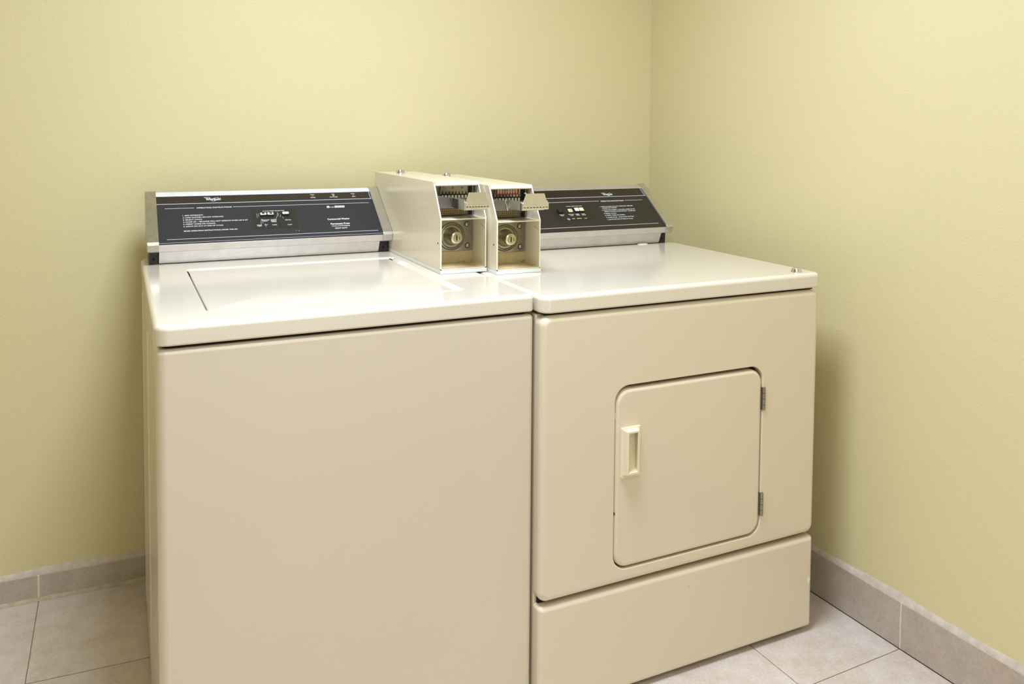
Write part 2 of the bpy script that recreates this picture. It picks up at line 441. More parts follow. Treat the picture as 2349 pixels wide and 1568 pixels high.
L.append([(p[0], p[1], H-0.016) for p in rrect(OX0+0.0008, OX1-0.0132, OY0+0.0045, OY1-0.0026, 0.010)])
loft(bm, L); link('top_panel', bm, 'enamel_lit_top', washer)
# lid: softly crowned sheet
bm = bmesh.new()
lx0, lx1, ly0, ly1 = OX0+0.0035, OX1-0.0150, OY0+0.0055, OY1-0.0042
L = []
for ins, z in ((0.0, -0.012), (0.0, -0.0045), (0.0008, -0.0032), (0.003, -0.0022), (0.02, -0.0016), (0.06, -0.0008), (0.12, -0.0001), (0.18, 0.0002)):
    L.append([(p[0], p[1], H+z) for p in rrect(lx0+ins, lx1-ins, ly0+ins, ly1-ins, max(0.002, 0.010-ins*0.3))])
loft(bm, L); lid = link('lid', bm, 'enamel_lit_top', washer)
bm = bmesh.new(); L = slab(bm, 0.298, 0.402, 0.078, 0.104, H-0.004, H+0.0006, 0.008, 0.0005); loft(bm, L); link('finger_lip', bm, 'enamel_lit_top', lid)
bm = bmesh.new()
rbox(bm, OX0+0.0006, OX0+0.0034, OY1-0.055, OY1-0.012, H-0.012, H-0.0030, 0.0004, 1); rbox(bm, OX1-0.0165, OX1-0.0120, OY1-0.028, OY1-0.010, H-0.012, H-0.0022, 0.0004, 1)
link('hinge_pin', bm, 'hole', lid)

# ------------------------------------------------------------------ control consoles
def console(parent, y0, z0, top, xa, xb, cw, kind, ztop_mach, ypanel_len=0.1848):
    """sloping backguard. y0,z0: lower front edge of slope; xa..xb outer ends of the end caps"""
    d = Vector((0, 0.1482, 0.1110)); d.normalize(); n = Vector((0, -d.z, d.y)); Ls = ypanel_len
    P = lambda u, s, h: Vector((u, y0, z0)) + d*s + n*h
    pa, pb = xa+cw, xb-cw
    clean = kind == 'dryer'
    bm = bmesh.new()
    # housing body profile (y,z) lofted in x
    tp = P(0, Ls, 0)
    prof = [(y0+0.004, z0-0.004), (y0+0.001, z0-0.001)] + [tuple(P(0, s, -0.0010)[1:]) for s in (0.0, 0.06, 0.12, Ls-0.012)] + \
           [(tp.y+0.004, tp.z-0.006), (tp.y+0.008, tp.z-0.02), (tp.y+0.008, ztop_mach+0.002), (y0+0.045, ztop_mach+0.002), (y0+0.045, z0-0.017)]
    loft(bm, [[(x, a, b) for a, b in prof] for x in (pa-0.004, pb+0.004)])
    con = link('control_console', bm, 'black', parent, smooth=False)
    # brushed fascia below the panel, a lipped strip then the tall plate
    bm = bmesh.new()
    zf = z0-0.019
    prof = [(y0-0.0002, z0-0.001), (y0+0.001, z0-0.0035), (y0+0.0052, zf+0.001), (y0+0.0075, zf), (y0+0.022, zf+0.001), (y0+0.022, z0-0.003), (y0+0.004, z0)]
    loft(bm, [[(x, a, b) for a, b in prof] for x in (pa-0.002, pb+0.002)])
    link('fascia_lip', bm, 'alu', con, smooth=False)
    bm = bmesh.new()
    prof = [(y0+0.0145, zf+0.001), (y0+0.0290, ztop_mach+0.0018), (y0+0.034, ztop_mach+0.0018), (y0+0.0215, zf+0.004)]
    loft(bm, [[(x, a, b) for a, b in prof] for x in (pa+0.001, pb-0.005)])
    link('fascia', bm, 'alu', con, smooth=False)
    bm = bmesh.new(); box(bm, pa, pb, y0+0.031, y0+0.06, ztop_mach-0.0005, ztop_mach+0.004); link('seal', bm, 'hole', con)
    # printed panel, dark strip, chrome top trim
    bm = bmesh.new(); rect_on(bm, P, pa, pb, -0.0005, 0.1415, -0.0008, 0, 0.0010); link('panel', bm, 'panel_dry' if clean else 'panel', con, smooth=False)
    bm = bmesh.new(); rect_on(bm, P, pa, pb, 0.1430 if not clean else 0.1370, Ls-0.0145, -0.0008, 0, 0.0011); link('dark_strip', bm, 'band', con, smooth=False)
    bm = bmesh.new(); sb = 0.1370 if not clean else 0.1325
    rect_on(bm, P, pa, pb, sb+0.0040, sb+0.0056, -0.0005, 0, 0.0013)
    rect_on(bm, P, pb-0.0030, pb-0.0018, sb+0.0055, Ls-0.0145, -0.0005, 0, 0.0010)
    link('silver_line', bm, 'silver_ink', con, smooth=False)
    bm = bmesh.new(); prof = []
    for s, h in ((Ls-0.0150, -0.0010), (Ls-0.0150, 0.0018), (Ls-0.0135, 0.0030), (Ls-0.004, 0.0030), (Ls+0.002, 0.0010), (Ls+0.0035, -0.0060), (Ls-0.006, -0.008)):
        prof.append(tuple(P(0, s, h)[1:]))
    loft(bm, [[(x, a, b) for a, b in prof] for x in (pa, pb)]); link('top_trim', bm, 'lamp_lit_trim' if not clean else 'alu', con, smooth=False)
    # end caps
    for x0, x1 in ((xa, pa), (pb, xb)):
        bm = bmesh.new()
        prof = [tuple(P(0, Ls-0.004, 0.0058)[1:]), tuple(P(0, Ls+0.003, 0.0045)[1:]), tuple(P(0, Ls+0.0070, 0.0005)[1:]), tuple(P(0, Ls+0.0072, -0.0080)[1:]),
                (y0+0.150, z0+0.06), (y0+0.150, ztop_mach+0.03), (y0+0.05, zf-0.0005), (y0+0.006, zf-0.0005), (y0+0.0015, zf+0.002),
                (y0-0.0040, z0-0.0010), (y0-0.0030, z0+0.0015)] + [tuple(P(0, s, 0.0058)[1:]) for s in (0.003, 0.09)]
        loft(bm, [[(x, a, b) for a, b in prof] for x in (x0, x1)])
        bmesh.ops.bevel(bm, geom=[e for e in bm.edges if abs(e.verts[0].co.x-e.verts[1].co.x) < 1e-6], offset=0.0010, segments=2, affect='EDGES', clamp_overlap=True)
        link('end_cap', bm, 'cap_clean' if clean or x0 != xa else 'cap', con, smooth=False)
        # moulded bracket under the cap
        bm = bmesh.new()
        bx0, bx1 = x0+0.0044, x1-0.0010
        if x0 != xa: bx0, bx1 = x0-0.0035, x1-0.0044
        prof = [(y0+0.0297, ztop_mach+0.0003), (y0+0.0285, zf-0.001), (y0+0.07, zf-0.001), (y0+0.14, ztop_mach+0.03), (y0+0.14, ztop_mach+0.0003)]
        loft(bm, [[(x, a, b) for a, b in prof] for x in (bx0, bx1)])
        br = link('end_bracket', bm, 'black', con, smooth=False)
        bm = bmesh.new(); cyl(bm, ((bx0+bx1)/2, y0+0.0278, ztop_mach+0.0125), 0.0034, 0.003, 'y', 16); link('screw_hole', bm, 'hole', br)
    return con, P, pa, pb
con, P, pa, pb = console(washer, 0.6527, 0.9210, None, 0.0095, 0.6018, 0.0248, 'washer', H)
bm = bmesh.new()
rect_on(bm, P, 0.2550, 0.3650, 0.0398, 0.1122, 0.0002, 0, 0.0003); patch = link('selector_patch', bm, 'patch', con, smooth=False)
bm = bmesh.new()
def rule(u0, u1, s, wd=0.0013): rect_on(bm, P, u0, u1, s-wd/2, s+wd/2, 0.0003)
rule(0.0528, 0.1205, 0.1256); rule(0.2130, 0.5659, 0.1254); rule(0.0526, 0.5676, 0.0155)
rect_on(bm, P, pa+0.001, pb-0.001, 0.0035, 0.0043, 0.0003)
link('ruled_line', bm, 'silver_ink', con, smooth=False)
bm = bmesh.new()
put_text(bm, 'OPERATING INSTRUCTIONS', 0.126, 0.2095, 0.1232, 0.0042, P)
for s, u1, v in (('1. ADD DETERGENT.', 0.1400, 0.0963), ('2. LOAD CLOTHES. DO NOT OVERLOAD.', 0.1872, 0.0885), ('3. SELECT CYCLE.', 0.1366, 0.0806),
                 ('4. CLOSE LID. \u2013 MACHINE WILL NOT OPERATE WHEN LID IS UP.', 0.2435, 0.0727), ('5. INSERT COINS OR TOKENS.', 0.1665, 0.0648),
                 ('6. LIGHTS GO OUT AT END OF CYCLE.', 0.1836, 0.0569), ('MORE OPERATING INSTRUCTIONS UNDER THE LID.', 0.2160, 0.0405)):
    put_text(bm, s, 0.0918, u1, v+0.0002, 0.0038, P)
put_text(bm, 'Commercial Washer', 0.4425, 0.5009, 0.0625, 0.0060, P, bold=0.02)
put_text(bm, 'Permanent Press', 0.4475, 0.4975, 0.0445, 0.0060, P, bold=0.02)
put_text(bm, 'COOL DOWN', 0.4487, 0.4810, 0.0368, 0.0046, P, bold=0.0); put_text(bm, 'Care', 0.4822, 0.4960, 0.0368, 0.0046, P, bold=0.015)
put_text(bm, 'HEAVY DUTY', 0.4560, 0.4882, 0.0280, 0.0046, P)
for a, b, c, wa, wb in ((0.4194, 'WASH', 'RINSE', 0.0115, 0.0125), (0.4751, 'ADD', 'SOFTENER', 0.0085, 0.0215), (0.5299, 'FINAL', 'SPIN', 0.0110, 0.0090)):
    put_text(bm, a and b, a-wa/2-0.0005, a+wa/2-0.0005, 0.1628, 0.0030, P, h=0.0006); put_text(bm, c, a-wb/2, a+wb/2, 0.1508, 0.0032, P, h=0.0006)
# badge with framed digits
for u0, u1 in [(0.4490, 0.4555)] + [(0.4700+i*0.0067, 0.4760+i*0.0067) for i in range(4)]:
    bm.faces.new([bm.verts.new(P(u+du, v, 0.00035)) for u, v, du in ((u0, 0.1095, 0), (u1, 0.1095, 0), (u1, 0.1172, 0.0008), (u0, 0.1172, 0.0008))])
put_text(bm, 'esign', 0.4565, 0.4692, 0.1110, 0.0040, P, bold=0.0)
link('lettering', bm, 'white_ink', con, smooth=False)
bm = bmesh.new()
put_text(bm, 'D', 0.4504, 0.4541, 0.1108, 0.0050, P, h=0.0006); [put_text(bm, c, 0.4716+i*0.0067, 0.4754+i*0.0067, 0.1106, 0.0055, P, h=0.0006, shear=0.15, bold=0.0) for i, c in enumerate('2000')]
link('badge_print', bm, 'patch', con, smooth=False)
def logo(con, P, u0, u1, v, hh, big):
    bm = bmesh.new(); wd = u1-u0
    put_text(bm, 'Whirlpool', u0+wd*0.08, u1, v, hh, P, h=0.0006, shear=0.10, bold=0.018)
    stroke(bm, P, [(u0-wd*0.05, v+hh*1.20), (u0+wd*0.10, v+hh*1.30), (u0+wd*0.36, v+hh*1.24)], 0.0010*big, 0.0006)
    stroke(bm, P, [(u0+wd*0.02, v+hh*1.12), (u0+wd*0.14, v+hh*0.9), (u0+wd*0.2, v+hh*0.3)], 0.0008*big, 0.0006)
    pts = []
    for i in range(41):                       # long slanted loop that crosses the word
        t = 2*math.pi*i/40; a = math.cos(t); b = math.sin(t)
        pts.append((u0+wd*0.66 + a*wd*0.20 - b*wd*0.085, v+hh*0.36 + a*hh*0.72 + b*hh*0.34))
    stroke(bm, P, pts, 0.00075*big, 0.0008)
    link('logo', bm, 'white_ink', con, smooth=False)
logo(con, P, 0.1475, 0.1860, 0.1525, 0.0088, 1.0)
for u, mt in ((0.4190, 'red_led'), (0.4755, 'yellow_led'), (0.5299, 'red_led')):
    bm = bmesh.new(); pts = [[P(u+r*math.cos(2*math.pi*i/16)*1.15, 0.1583+r*math.sin(2*math.pi*i/16)*0.8, h) for i in range(16)] for r, h in ((0.0028, 0.0002), (0.0026, 0.0012), (0.0014, 0.0020))]
    loft(bm, pts); link('indicator_lens', bm, mt, con)
def push_key(con, P, u0, u1, s0, s1, hgt, cap, spot=None):
    bm = bmesh.new(); rect_on(bm, P, u0-0.0004, u1+0.0004, s0-0.001, s1+0.0004, 0.0004, 0, hgt)
    k = link('push_button', bm, 'black', con, smooth=False)
    bm = bmesh.new(); ll = []
    for ins, h in ((0.0003, hgt), (0.0003, hgt+0.0014), (0.0010, hgt+0.0022)):
        pts = rrect(u0+ins, u1-ins, s0+ins, s1-ins, 0.0015)
        ll.append([P(a, b - (0.0010*math.sin(math.pi*(a-u0)/(u1-u0)) if b < (s0+s1)/2 else 0), h) for a, b in pts])
    loft(bm, ll); link('button_cap', bm, cap, k)
    if spot:
        bm = bmesh.new(); cx_, cy_ = (u0+u1)/2+spot[0], (s0+s1)/2+spot[1]
        bm.faces.new([bm.verts.new(P(cx_+spot[2]*math.cos(2*math.pi*i/16), cy_+spot[3]*math.sin(2*math.pi*i/16), hgt+0.0024)) for i in range(16)])
        link('worn_spot', bm, 'dirt', k)
    return k
push_key(con, P, 0.2748, 0.2905, 0.0868, 0.0952, 0.0034, 'key', (0, 0.0005, 0.0040, 0.0028))
push_key(con, P, 0.2925, 0.3083, 0.0868, 0.0952, 0.0034, 'key', (0.001, 0, 0.0036, 0.0030))
push_key(con, P, 0.3300, 0.3466, 0.0868, 0.0952, 0.0038, 'key', (-0.002, -0.001, 0.0018, 0.0008))
bm = bmesh.new()
Q = lambda u, s, h: P(u, s, h+0.0006)
put_text(bm, 'CYCLE TEMP SELECTOR', 0.2826, 0.3376, 0.1030, 0.0028, Q)
for s, u, wd, v in (('REGULAR/', 0.2865, 0.0190, 0.0695), ('HEAVY', 0.2858, 0.0125, 0.0655), ('KNITS', 0.3055, 0.0125, 0.0700), ("PERM'T", 0.3058, 0.0140, 0.0660), ('PRESS', 0.3062, 0.0125, 0.0620), ('SPECIAL', 0.3420, 0.0155, 0.0668),
                    ('WASH', 0.2685, 0.0115, 0.0520), ('TEMP', 0.2688, 0.0115, 0.0480), ('HOT', 0.2860, 0.0075, 0.0515), ('WARM', 0.3060, 0.0115, 0.0505), ('COLD', 0.3435, 0.0110, 0.0490)):
    put_text(bm, s, u-wd/2, u+wd/2, v, 0.0030, Q)
link('selector_lettering', bm, 'white_ink', con, smooth=False)
bm = bmesh.new()                                           # scratches in the paint
for pts in ([(0.3195, 0.099), (0.3165, 0.084), (0.3120, 0.0720), (0.3115, 0.066)], [(0.3210, 0.094), (0.3190, 0.084)], [(0.2770, 0.075), (0.2745, 0.066), (0.2735, 0.0545)],
            [(0.2740, 0.072), (0.2792, 0.0735), (0.2780, 0.058)], [(0.2670, 0.096), (0.2672, 0.080)], [(0.2710, 0.097), (0.2715, 0.084)], [(0.3295, 0.082), (0.3310, 0.0735)],
            [(0.2830, 0.057), (0.2845, 0.045)], [(0.3260, 0.0885), (0.3235, 0.0800)], [(0.3640, 0.028), (0.3615, 0.0245)], [(0.355, 0.0275), (0.3570, 0.0270)]):
    stroke(bm, P, pts, 0.0006, 0.0011)
link('scratch', bm, 'silver_ink', con, smooth=False)

# ------------------------------------------------------------------ dryer
D0, D1, YD, HD, DD = 0.7000, 1.4369, -0.0274, 0.8692, 0.705
dryer = thing('clothes_dryer', 'almond front-loading clothes dryer with square door, right of the washer', 'clothes dryer', (0, 0, 0))
bm = bmesh.new(); loft(bm, slab(bm, D0+0.001, D1-0.001, YD+0.030, DD, 0.012, 0.8285, 0.004, 0.003)); link('cabinet', bm, 'enamel_dryer', dryer)
bm = bmesh.new(); box(bm, D0+0.012, D1-0.012, YD+0.012, DD-0.02, 0.8290, 0.8352); link('gap_shade', bm, 'hole', dryer)  # near-black filler: shade under the dryer top put into its colour
bm = bmesh.new(); box(bm, D0+0.008, D1-0.008, YD+0.0225, YD+0.029, 0.230, 0.250); link('gap_shade', bm, 'hole', dryer)  # same for the shade between front and toe panels
bm = bmesh.new(); loft(bm, slab(bm, D0-0.0005, D1+0.0015, YD-0.002, DD, 0.8340, HD, (0.024, 0.014, 0.01, 0.01), 0.010, 0.004)); link('top_panel', bm, 'enamel_lit_top', dryer)
def front_loops(x0, x1, z0, z1, rc, re, yf, depth, hole=None, hr=0.034, he=0.0025, hd=0.02, k=8):
    L = [[(p[0], yf+depth, p[1]) for p in rrect(x0, x1, z0, z1, rc, k)]]
    for ins, rise in arc(re, 6): L.append([(p[0], yf+re-rise, p[1]) for p in rrect(x0+ins, x1-ins, z0+ins, z1-ins, [max(1e-4, q-ins*0.7) for q in (rc,)*4], k)])
    if hole:
        a, b, c, d = hole
        for ins, rise in reversed(arc(he, 4)): L.append([(p[0], yf+he-rise, p[1]) for p in rrect(a-ins, b+ins, c-ins, d+ins, hr+ins, k)])
        L.append([(p[0], yf+hd, p[1]) for p in rrect(a, b, c, d, hr, k)])
    return L
HX0, HX1, HZ0, HZ1 = 0.8735, 1.2690, 0.2730, 0.6665
bm = bmesh.new(); loft(bm, front_loops(D0, D1, 0.2434, 0.8285, 0.020, 0.013, YD, 0.029, (HX0, HX1, HZ0, HZ1)), True, False); link('front_panel', bm, 'enamel_dryer', dryer)
bm = bmesh.new(); loft(bm, front_loops(D0, D1, 0.0115, 0.2345, 0.008, 0.011, YD, 0.029)); toe = link('toe_panel', bm, 'enamel_dryer', dryer)
bm = bmesh.new()
bm.faces.new([bm.verts.new((1.4235+0.0045*math.cos(a)*(1+0.2*math.sin(3*a)), YD-0.0004, 0.128+0.0095*math.sin(a)*(1+0.15*math.cos(2*a)))) for a in [2*math.pi*i/14 for i in range(14)]])
link('paint_chip', bm, 'box_edge', toe)
bm = bmesh.new(); box(bm, HX0-0.004, HX1+0.004, YD+0.021, YD+0.0295, HZ0-0.004, HZ1+0.004); link('door_recess', bm, 'hole', dryer)  # near-black sheet: shade behind the door gap put into its colour
g = 0.0032
bm = bmesh.new(); loft(bm, front_loops(HX0+g-0.0015, HX1-g+0.0020, HZ0+g, HZ1-g-0.0042, 0.033, 0.009, YD-0.0005, 0.020)); door = link('door', bm, 'enamel_dryer', dryer)
# door handle
bm = bmesh.new()
hx0, hx1, hz0, hz1 = 0.8875, 0.9350, 0.4712, 0.5783
def zr(a, b, c, d, r, y): return [(p[0], y, p[1]) for p in rrect(a, b, c, d, r, 4)]
yq = YD-0.0003
L = [zr(hx0, hx1, hz0, hz1, 0.002, yq), zr(hx0, hx1, hz0, hz1, 0.002, yq-0.003), zr(hx0+0.0008, hx1-0.0008, hz0+0.0008, hz1-0.0008, 0.002, yq-0.0040),
     zr(hx0+0.0030, hx1-0.0050, hz0+0.0050, hz1-0.0028, 0.002, yq-0.0042), zr(hx0+0.0058, hx1-0.0118, hz0+0.0100, hz1-0.0036, 0.002, yq-0.0165),
     zr(hx0+0.0072, hx1-0.0128, hz0+0.0112, hz1-0.0048, 0.002, yq-0.0180),
     zr(hx0+0.0096, hx1-0.0152, hz0+0.0150, hz1-0.0080, 0.001, yq-0.0180), zr(hx0+0.0103, hx1-0.0158, hz0+0.0158, hz1-0.0088, 0.001, yq-0.0172),
     zr(hx0+0.0106, hx1-0.0100, hz0+0.0162, hz1-0.0095, 0.001, yq-0.0015)]
loft(bm, L); link('door_handle', bm, 'plastic', door)
for za, zb in ((0.5634, 0.6163), (0.3169, 0.3705)):
    bm = bmesh.new(); n = 4; st = (zb-za)/n
    for i in range(n): cyl(bm, (1.2712, YD-0.0020, za+i*st+0.0004), 0.0040, st-0.0008, 'z', 14)
    box(bm, 1.2655, 1.2710, YD-0.0002, YD+0.014, za+0.001, zb-0.001)
    link('hinge', bm, 'steel', dryer)
bm = bmesh.new(); rbox(bm, 0.8728, 0.8768, YD+0.0035, YD+0.012, 0.5975, 0.6110, 0.0008, 2); link('latch_tab', bm, 'enamel_dryer', door)
bm = bmesh.new(); cyl(bm, (0.8747, YD+0.0025, 0.3960), 0.0032, 0.004, 'y', 14); link('bumper', bm, 'black', door)
def snap_bolt(parent, x, y, z, s=1.0, name='crown_bolt'):
    bm = bmesh.new(); n = 14
    def ring(r, zz, a=0.0): return [(x+r*(1+(a if i % 2 else -a))*math.cos(2*math.pi*i/(2*n)), y+r*(1+(a if i % 2 else -a))*math.sin(2*math.pi*i/(2*n)), zz) for i in range(2*n)]
    loft(bm, [ring(0.0125*s, z+0.0002, 0.03), ring(0.0120*s, z+0.0020*s, 0.03), ring(0.0098*s, z+0.0086*s, 0.01), ring(0.0085*s, z+0.0096*s), ring(0.004*s, z+0.0100*s)])
    return link(name, bm, 'chrome', parent)
snap_bolt(dryer, 1.3889, -0.0120+0.012, HD, 0.95)
bm = bmesh.new(); L = []
for r, z in ((1.0, 0.0), (0.9, 0.0014), (0.7, 0.0026), (0.4, 0.0034)): L.append([(1.3215+0.019*r*math.cos(2*math.pi*i/28), 0.5445+0.009*r*math.sin(2*math.pi*i/28), HD-0.0002+z) for i in range(28)])
loft(bm, L); link('lint_screen_handle', bm, 'enamel_lit_top', dryer)
con, P, pa, pb = console(dryer, 0.5205, 0.9208, None, 0.8345, 1.4083, 0.0228, 'dryer', HD)
bm = bmesh.new(); rect_on(bm, P, 1.0465, 1.1680, 0.0436, 0.1057, 0.0002, 0, 0.0003); link('selector_patch', bm, 'patch_dry', con, smooth=False)
bm = bmesh.new()
rule(0.88, 1.2150, 0.1198); rule(1.3035, 1.3655, 0.1188); rule(0.88, 1.3680, 0.0155)
link('ruled_line', bm, 'silver_ink', con, smooth=False)
bm = bmesh.new()
put_text(bm, 'OPERATING INSTRUCTIONS', 1.2201, 1.2990, 0.1160, 0.0046, P)
for s, u0, u1, v in (('1. LOAD CLOTHES. DO NOT OVERLOAD. SMALLER', 1.2060, 1.3191, 0.0930), ('LOADS DRY FASTER.', 1.2115, 1.2610, 0.0865), ('2. CLEAN LINT SCREEN \u2013 LOCATED UNDER LID ON', 1.2060, 1.3186, 0.0785),
                     ('DRYER TOP FOR FASTER DRYING \u2013 CLOSE LID.', 1.2120, 1.3177, 0.0715), ('3. SELECT CYCLE.', 1.2060, 1.2480, 0.0635), ('4. INSERT COINS OR TOKENS.', 1.2060, 1.2740, 0.0555),
                     ('5. CLOSE DOOR. \u2013 PUSH START BUTTON.', 1.2060, 1.3000, 0.0470), ('6. LIGHTS GO OUT AT END OF CYCLE.', 1.2060, 1.2920, 0.0385)):
    put_text(bm, s, u0, u1, v, 0.0036, P)
link('lettering', bm, 'white_ink', con, smooth=False)
logo(con, P, 1.2386, 1.2740, 0.1440, 0.0075, 0.9)
bm = bmesh.new(); rect_on(bm, P, 1.0610, 1.0740, 0.0715, 0.0865, 0.0004, 0, 0.0065); link('start_button', bm, 'black', con, smooth=False)
push_key(con, P, 1.0955, 1.1095, 0.0765, 0.0890, 0.0006, 'key_cream', (0.001, 0, 0.0026, 0.0012))
push_key(con, P, 1.1158, 1.1298, 0.0765, 0.0900, 0.0034, 'key', None)
push_key(con, P, 1.1310, 1.1450, 0.0765, 0.0900, 0.0034, 'key_cream', None)
bm = bmesh.new(); Q = lambda u, s, h: P(u, s, h+0.0006)
put_text(bm, 'CYCLE TEMP SELECTOR', 1.0968, 1.1484, 0.0992, 0.0028, Q)
for s, u, wd, v in (('PUSH TO', 1.0690, 0.0150, 0.0655), ('START', 1.0690, 0.0100, 0.0615), ('REGULAR/', 1.0990, 0.0170, 0.0655), ('HEAVY', 1.1000, 0.0100, 0.0615), ("PERM'T", 1.1190, 0.0120, 0.0655), ('PRESS', 1.1195, 0.0105, 0.0615), ('KNITS', 1.1380, 0.0105, 0.0655), ('GENTLE', 1.1385, 0.0125, 0.0615),
                    ('DRY', 1.0830, 0.0070, 0.0490), ('TEMP', 1.0830, 0.0100, 0.0450), ('HIGH', 1.0990, 0.0085, 0.0480), ('MEDIUM', 1.1175, 0.0140, 0.0480), ('LOW', 1.1385, 0.0080, 0.0475)):
    put_text(bm, s, u-wd/2, u+wd/2, v, 0.0030, Q)
link('selector_lettering', bm, 'white_ink', con, smooth=False)

# ------------------------------------------------------------------ coin boxes
def coin_box(ox, oy, oz, label, red):
    t = thing('coin_meter_box', label, 'coin box', (ox, oy, oz), 'coin boxes on the machines')
    if red: t.scale = (0.988, 1.0, 0.969)
    w_, dp, kn, ht, back, th = 0.1128, 0.532, 0.1250, 0.2065, 0.047, 0.0024
    pl = 0.0085
    bm = bmesh.new(); rbox(bm, -0.0005, w_+0.0005, -0.0035, dp, 0.0003, pl, 0.0008, 2); link('base_plate', bm, 'white_plate', t)
    # painted shell: sides with the raked front profile, roof, floor, shelf, back
    def yf(z): return 0.0 if z <= kn else back*(z-kn)/(ht-kn)
    bm = bmesh.new()
    prof = [(0, pl+0.0004), (0, kn), (back-0.001, ht-0.003), (back+0.002, ht), (dp, ht), (dp, pl+0.0004)]
    for x0, x1 in ((0, th), (w_-th, w_)):
        loft(bm, [[(x, a, b) for a, b in prof] for x in (x0, x1)])
    link('side_panel', bm, 'box_paint', t, smooth=False)
    bm = bmesh.new()
    # roof with rolled front edge dipping down between the sides
    rp = [(dp, ht-0.0003), (back+0.004, ht-0.0003)]
    for i in range(7):
        a = math.radians(90*i/6); rp.append((back-0.003-0.007*math.sin(a)+0.006, ht-0.0080+0.0077*math.cos(a)))
    inner = [(y+0.0022, z-0.0022) for y, z in reversed(rp)]
    inner[-1] = (dp, ht-0.0026)
    full = rp + inner
    loft(bm, [[(x, a, b) for a, b in full] for x in (th+0.0014, w_-th-0.0014)])
    box(bm, 0.0006, th+0.002, back+0.006, dp-0.001, ht-0.0016, ht+0.0004); box(bm, w_-th-0.002, w_-0.0006, back+0.006, dp-0.001, ht-0.0016, ht+0.0004)
    link('roof', bm, 'box_paint', t)
    bm = bmesh.new(); box(bm, th, w_-th, dp-0.003, dp-0.0005, pl+0.001, ht-0.003); link('rear_panel', bm, 'box_paint', t, smooth=False)
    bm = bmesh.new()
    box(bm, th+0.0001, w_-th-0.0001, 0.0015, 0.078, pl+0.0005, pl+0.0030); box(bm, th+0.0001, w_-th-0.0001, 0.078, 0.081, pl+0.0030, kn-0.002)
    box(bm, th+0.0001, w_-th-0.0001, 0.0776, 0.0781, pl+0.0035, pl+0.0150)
    link('vault_lining', bm, 'box_lining_shade', t, smooth=False)
    bm = bmesh.new(); box(bm, th+0.0001, w_-th-0.0001, 0.0008, 0.086, kn-0.0030, kn-0.0004); link('shelf', bm, 'box_paint', t, smooth=False)
    # pale worn rim round the mouth
    bm = bmesh.new()
    for x0, x1 in ((0.0003, th+0.0006), (w_-th-0.0006, w_-0.0003)):
        loft(bm, [[(x, a, b) for a, b in ((-0.0008, pl+0.0006), (-0.0008, kn), (back-0.0022, ht-0.004), (back-0.0004, ht-0.004), (0.0012, kn), (0.0012, pl+0.0006))] for x in (x0, x1)])
    box(bm, 0.0003, w_-0.0003, -0.0008, 0.0010, pl+0.0006, pl+0.0024)
    link('rim', bm, 'box_edge', t, smooth=False)
    # lock: plate, ring dish, barrel, two bolts in sight and two behind the side
    bm = bmesh.new(); rbox(bm, th+0.0012, w_-th-0.0020, 0.0740, 0.0778, kn-0.0855+0.0005, kn-0.0045, 0.0006, 1)
    lk = link('lock_plate', bm, 'steel', t)
    c = (0.0556, 0.074, 0.0752)
    bm = bmesh.new(); lathe_y(bm, c, [(0.0335, 0.0), (0.0325, -0.0022), (0.0310, -0.0034), (0.0292, -0.0036), (0.0276, -0.0026), (0.0262, 0.0), (0.0255, 0.0006), (0.020, 0.0002), (0.0165, -0.0015), (0.0160, -0.004)], 40)
    link('ring_dish', bm, 'steel', lk)
    bm = bmesh.new(); lathe_y(bm, c, [(0.0215, 0.0), (0.0180, -0.006), (0.0158, -0.018), (0.0152, -0.0300), (0.0144, -0.0335), (0.0124, -0.0350), (0.0096, -0.0352), (0.0088, -0.0335), (0.0080, -0.0335), (0.0076, -0.0350), (0.001, -0.0352)], 32)
    bar = link('lock_barrel', bm, 'lock_metal', lk)
    bm = bmesh.new(); box(bm, c[0]-0.0017, c[0]+0.0010, c[1]-0.0356, c[1]-0.0340, c[2]-0.0062, c[2]+0.0062)
    box(bm, c[0]+0.0052, c[0]+0.0062, c[1]-0.0356, c[1]-0.0340, c[2]-0.0036, c[2]+0.0036)
    link('keyhole', bm, 'hole', bar)
    for bx, bz in ((0.0942, 0.1030), (0.0962, 0.0515), (0.0150, 0.1030), (0.0150, 0.0515)):
        bm = bmesh.new(); lathe_y(bm, (bx, 0.074, bz), [(0.0072, 0.0), (0.0066, -0.0028), (0.0048, -0.0046), (0.002, -0.0054)], 20); link('dome_bolt', bm, 'steel', lk)
    # perforated backing and slotted coin plate above the shelf
    bm = bmesh.new(); box(bm, th+0.0002, w_-th-0.012, 0.0795, 0.0815, kn+0.0005, ht-0.006); link('perforated_plate', bm, 'grid', t, smooth=False)
    bm = bmesh.new(); box(bm, w_-th-0.012, w_-th-0.0002, 0.084, 0.086, kn+0.0005, ht-0.006); box(bm, w_-th-0.0085, w_-th-0.0060, 0.060, 0.084, kn+0.0006, ht-0.006); link('rear_baffle', bm, 'steel_dark', t, smooth=False)
    bm = bmesh.new(); box(bm, 0.012, 0.088, 0.0715, 0.0745, 0.1330, 0.1455); box(bm, 0.012, 0.088, 0.0715, 0.079, 0.1270, 0.1290)
    link('brass_strip', bm, 'brass_grid', t, smooth=False)
    bm = bmesh.new()
    for bx in (0.017, 0.078):
        lathe_y(bm, (bx, 0.0713, 0.1392), [(0.0030, 0.0), (0.0030, -0.0012), (0.0014, -0.0014)], 14)
    link('strip_screw', bm, 'steel_dark', t)
    xl, xr = 0.0190, 0.0930                      # coin plate
    yp = 0.0700
    bm = bmesh.new()
    loft(bm, [[(xl, y, 0.1560), (xr, y, 0.1560), (xr, y, 0.2000), (xl+0.0095, y, 0.2000)] for y in (yp, yp+0.0022)])
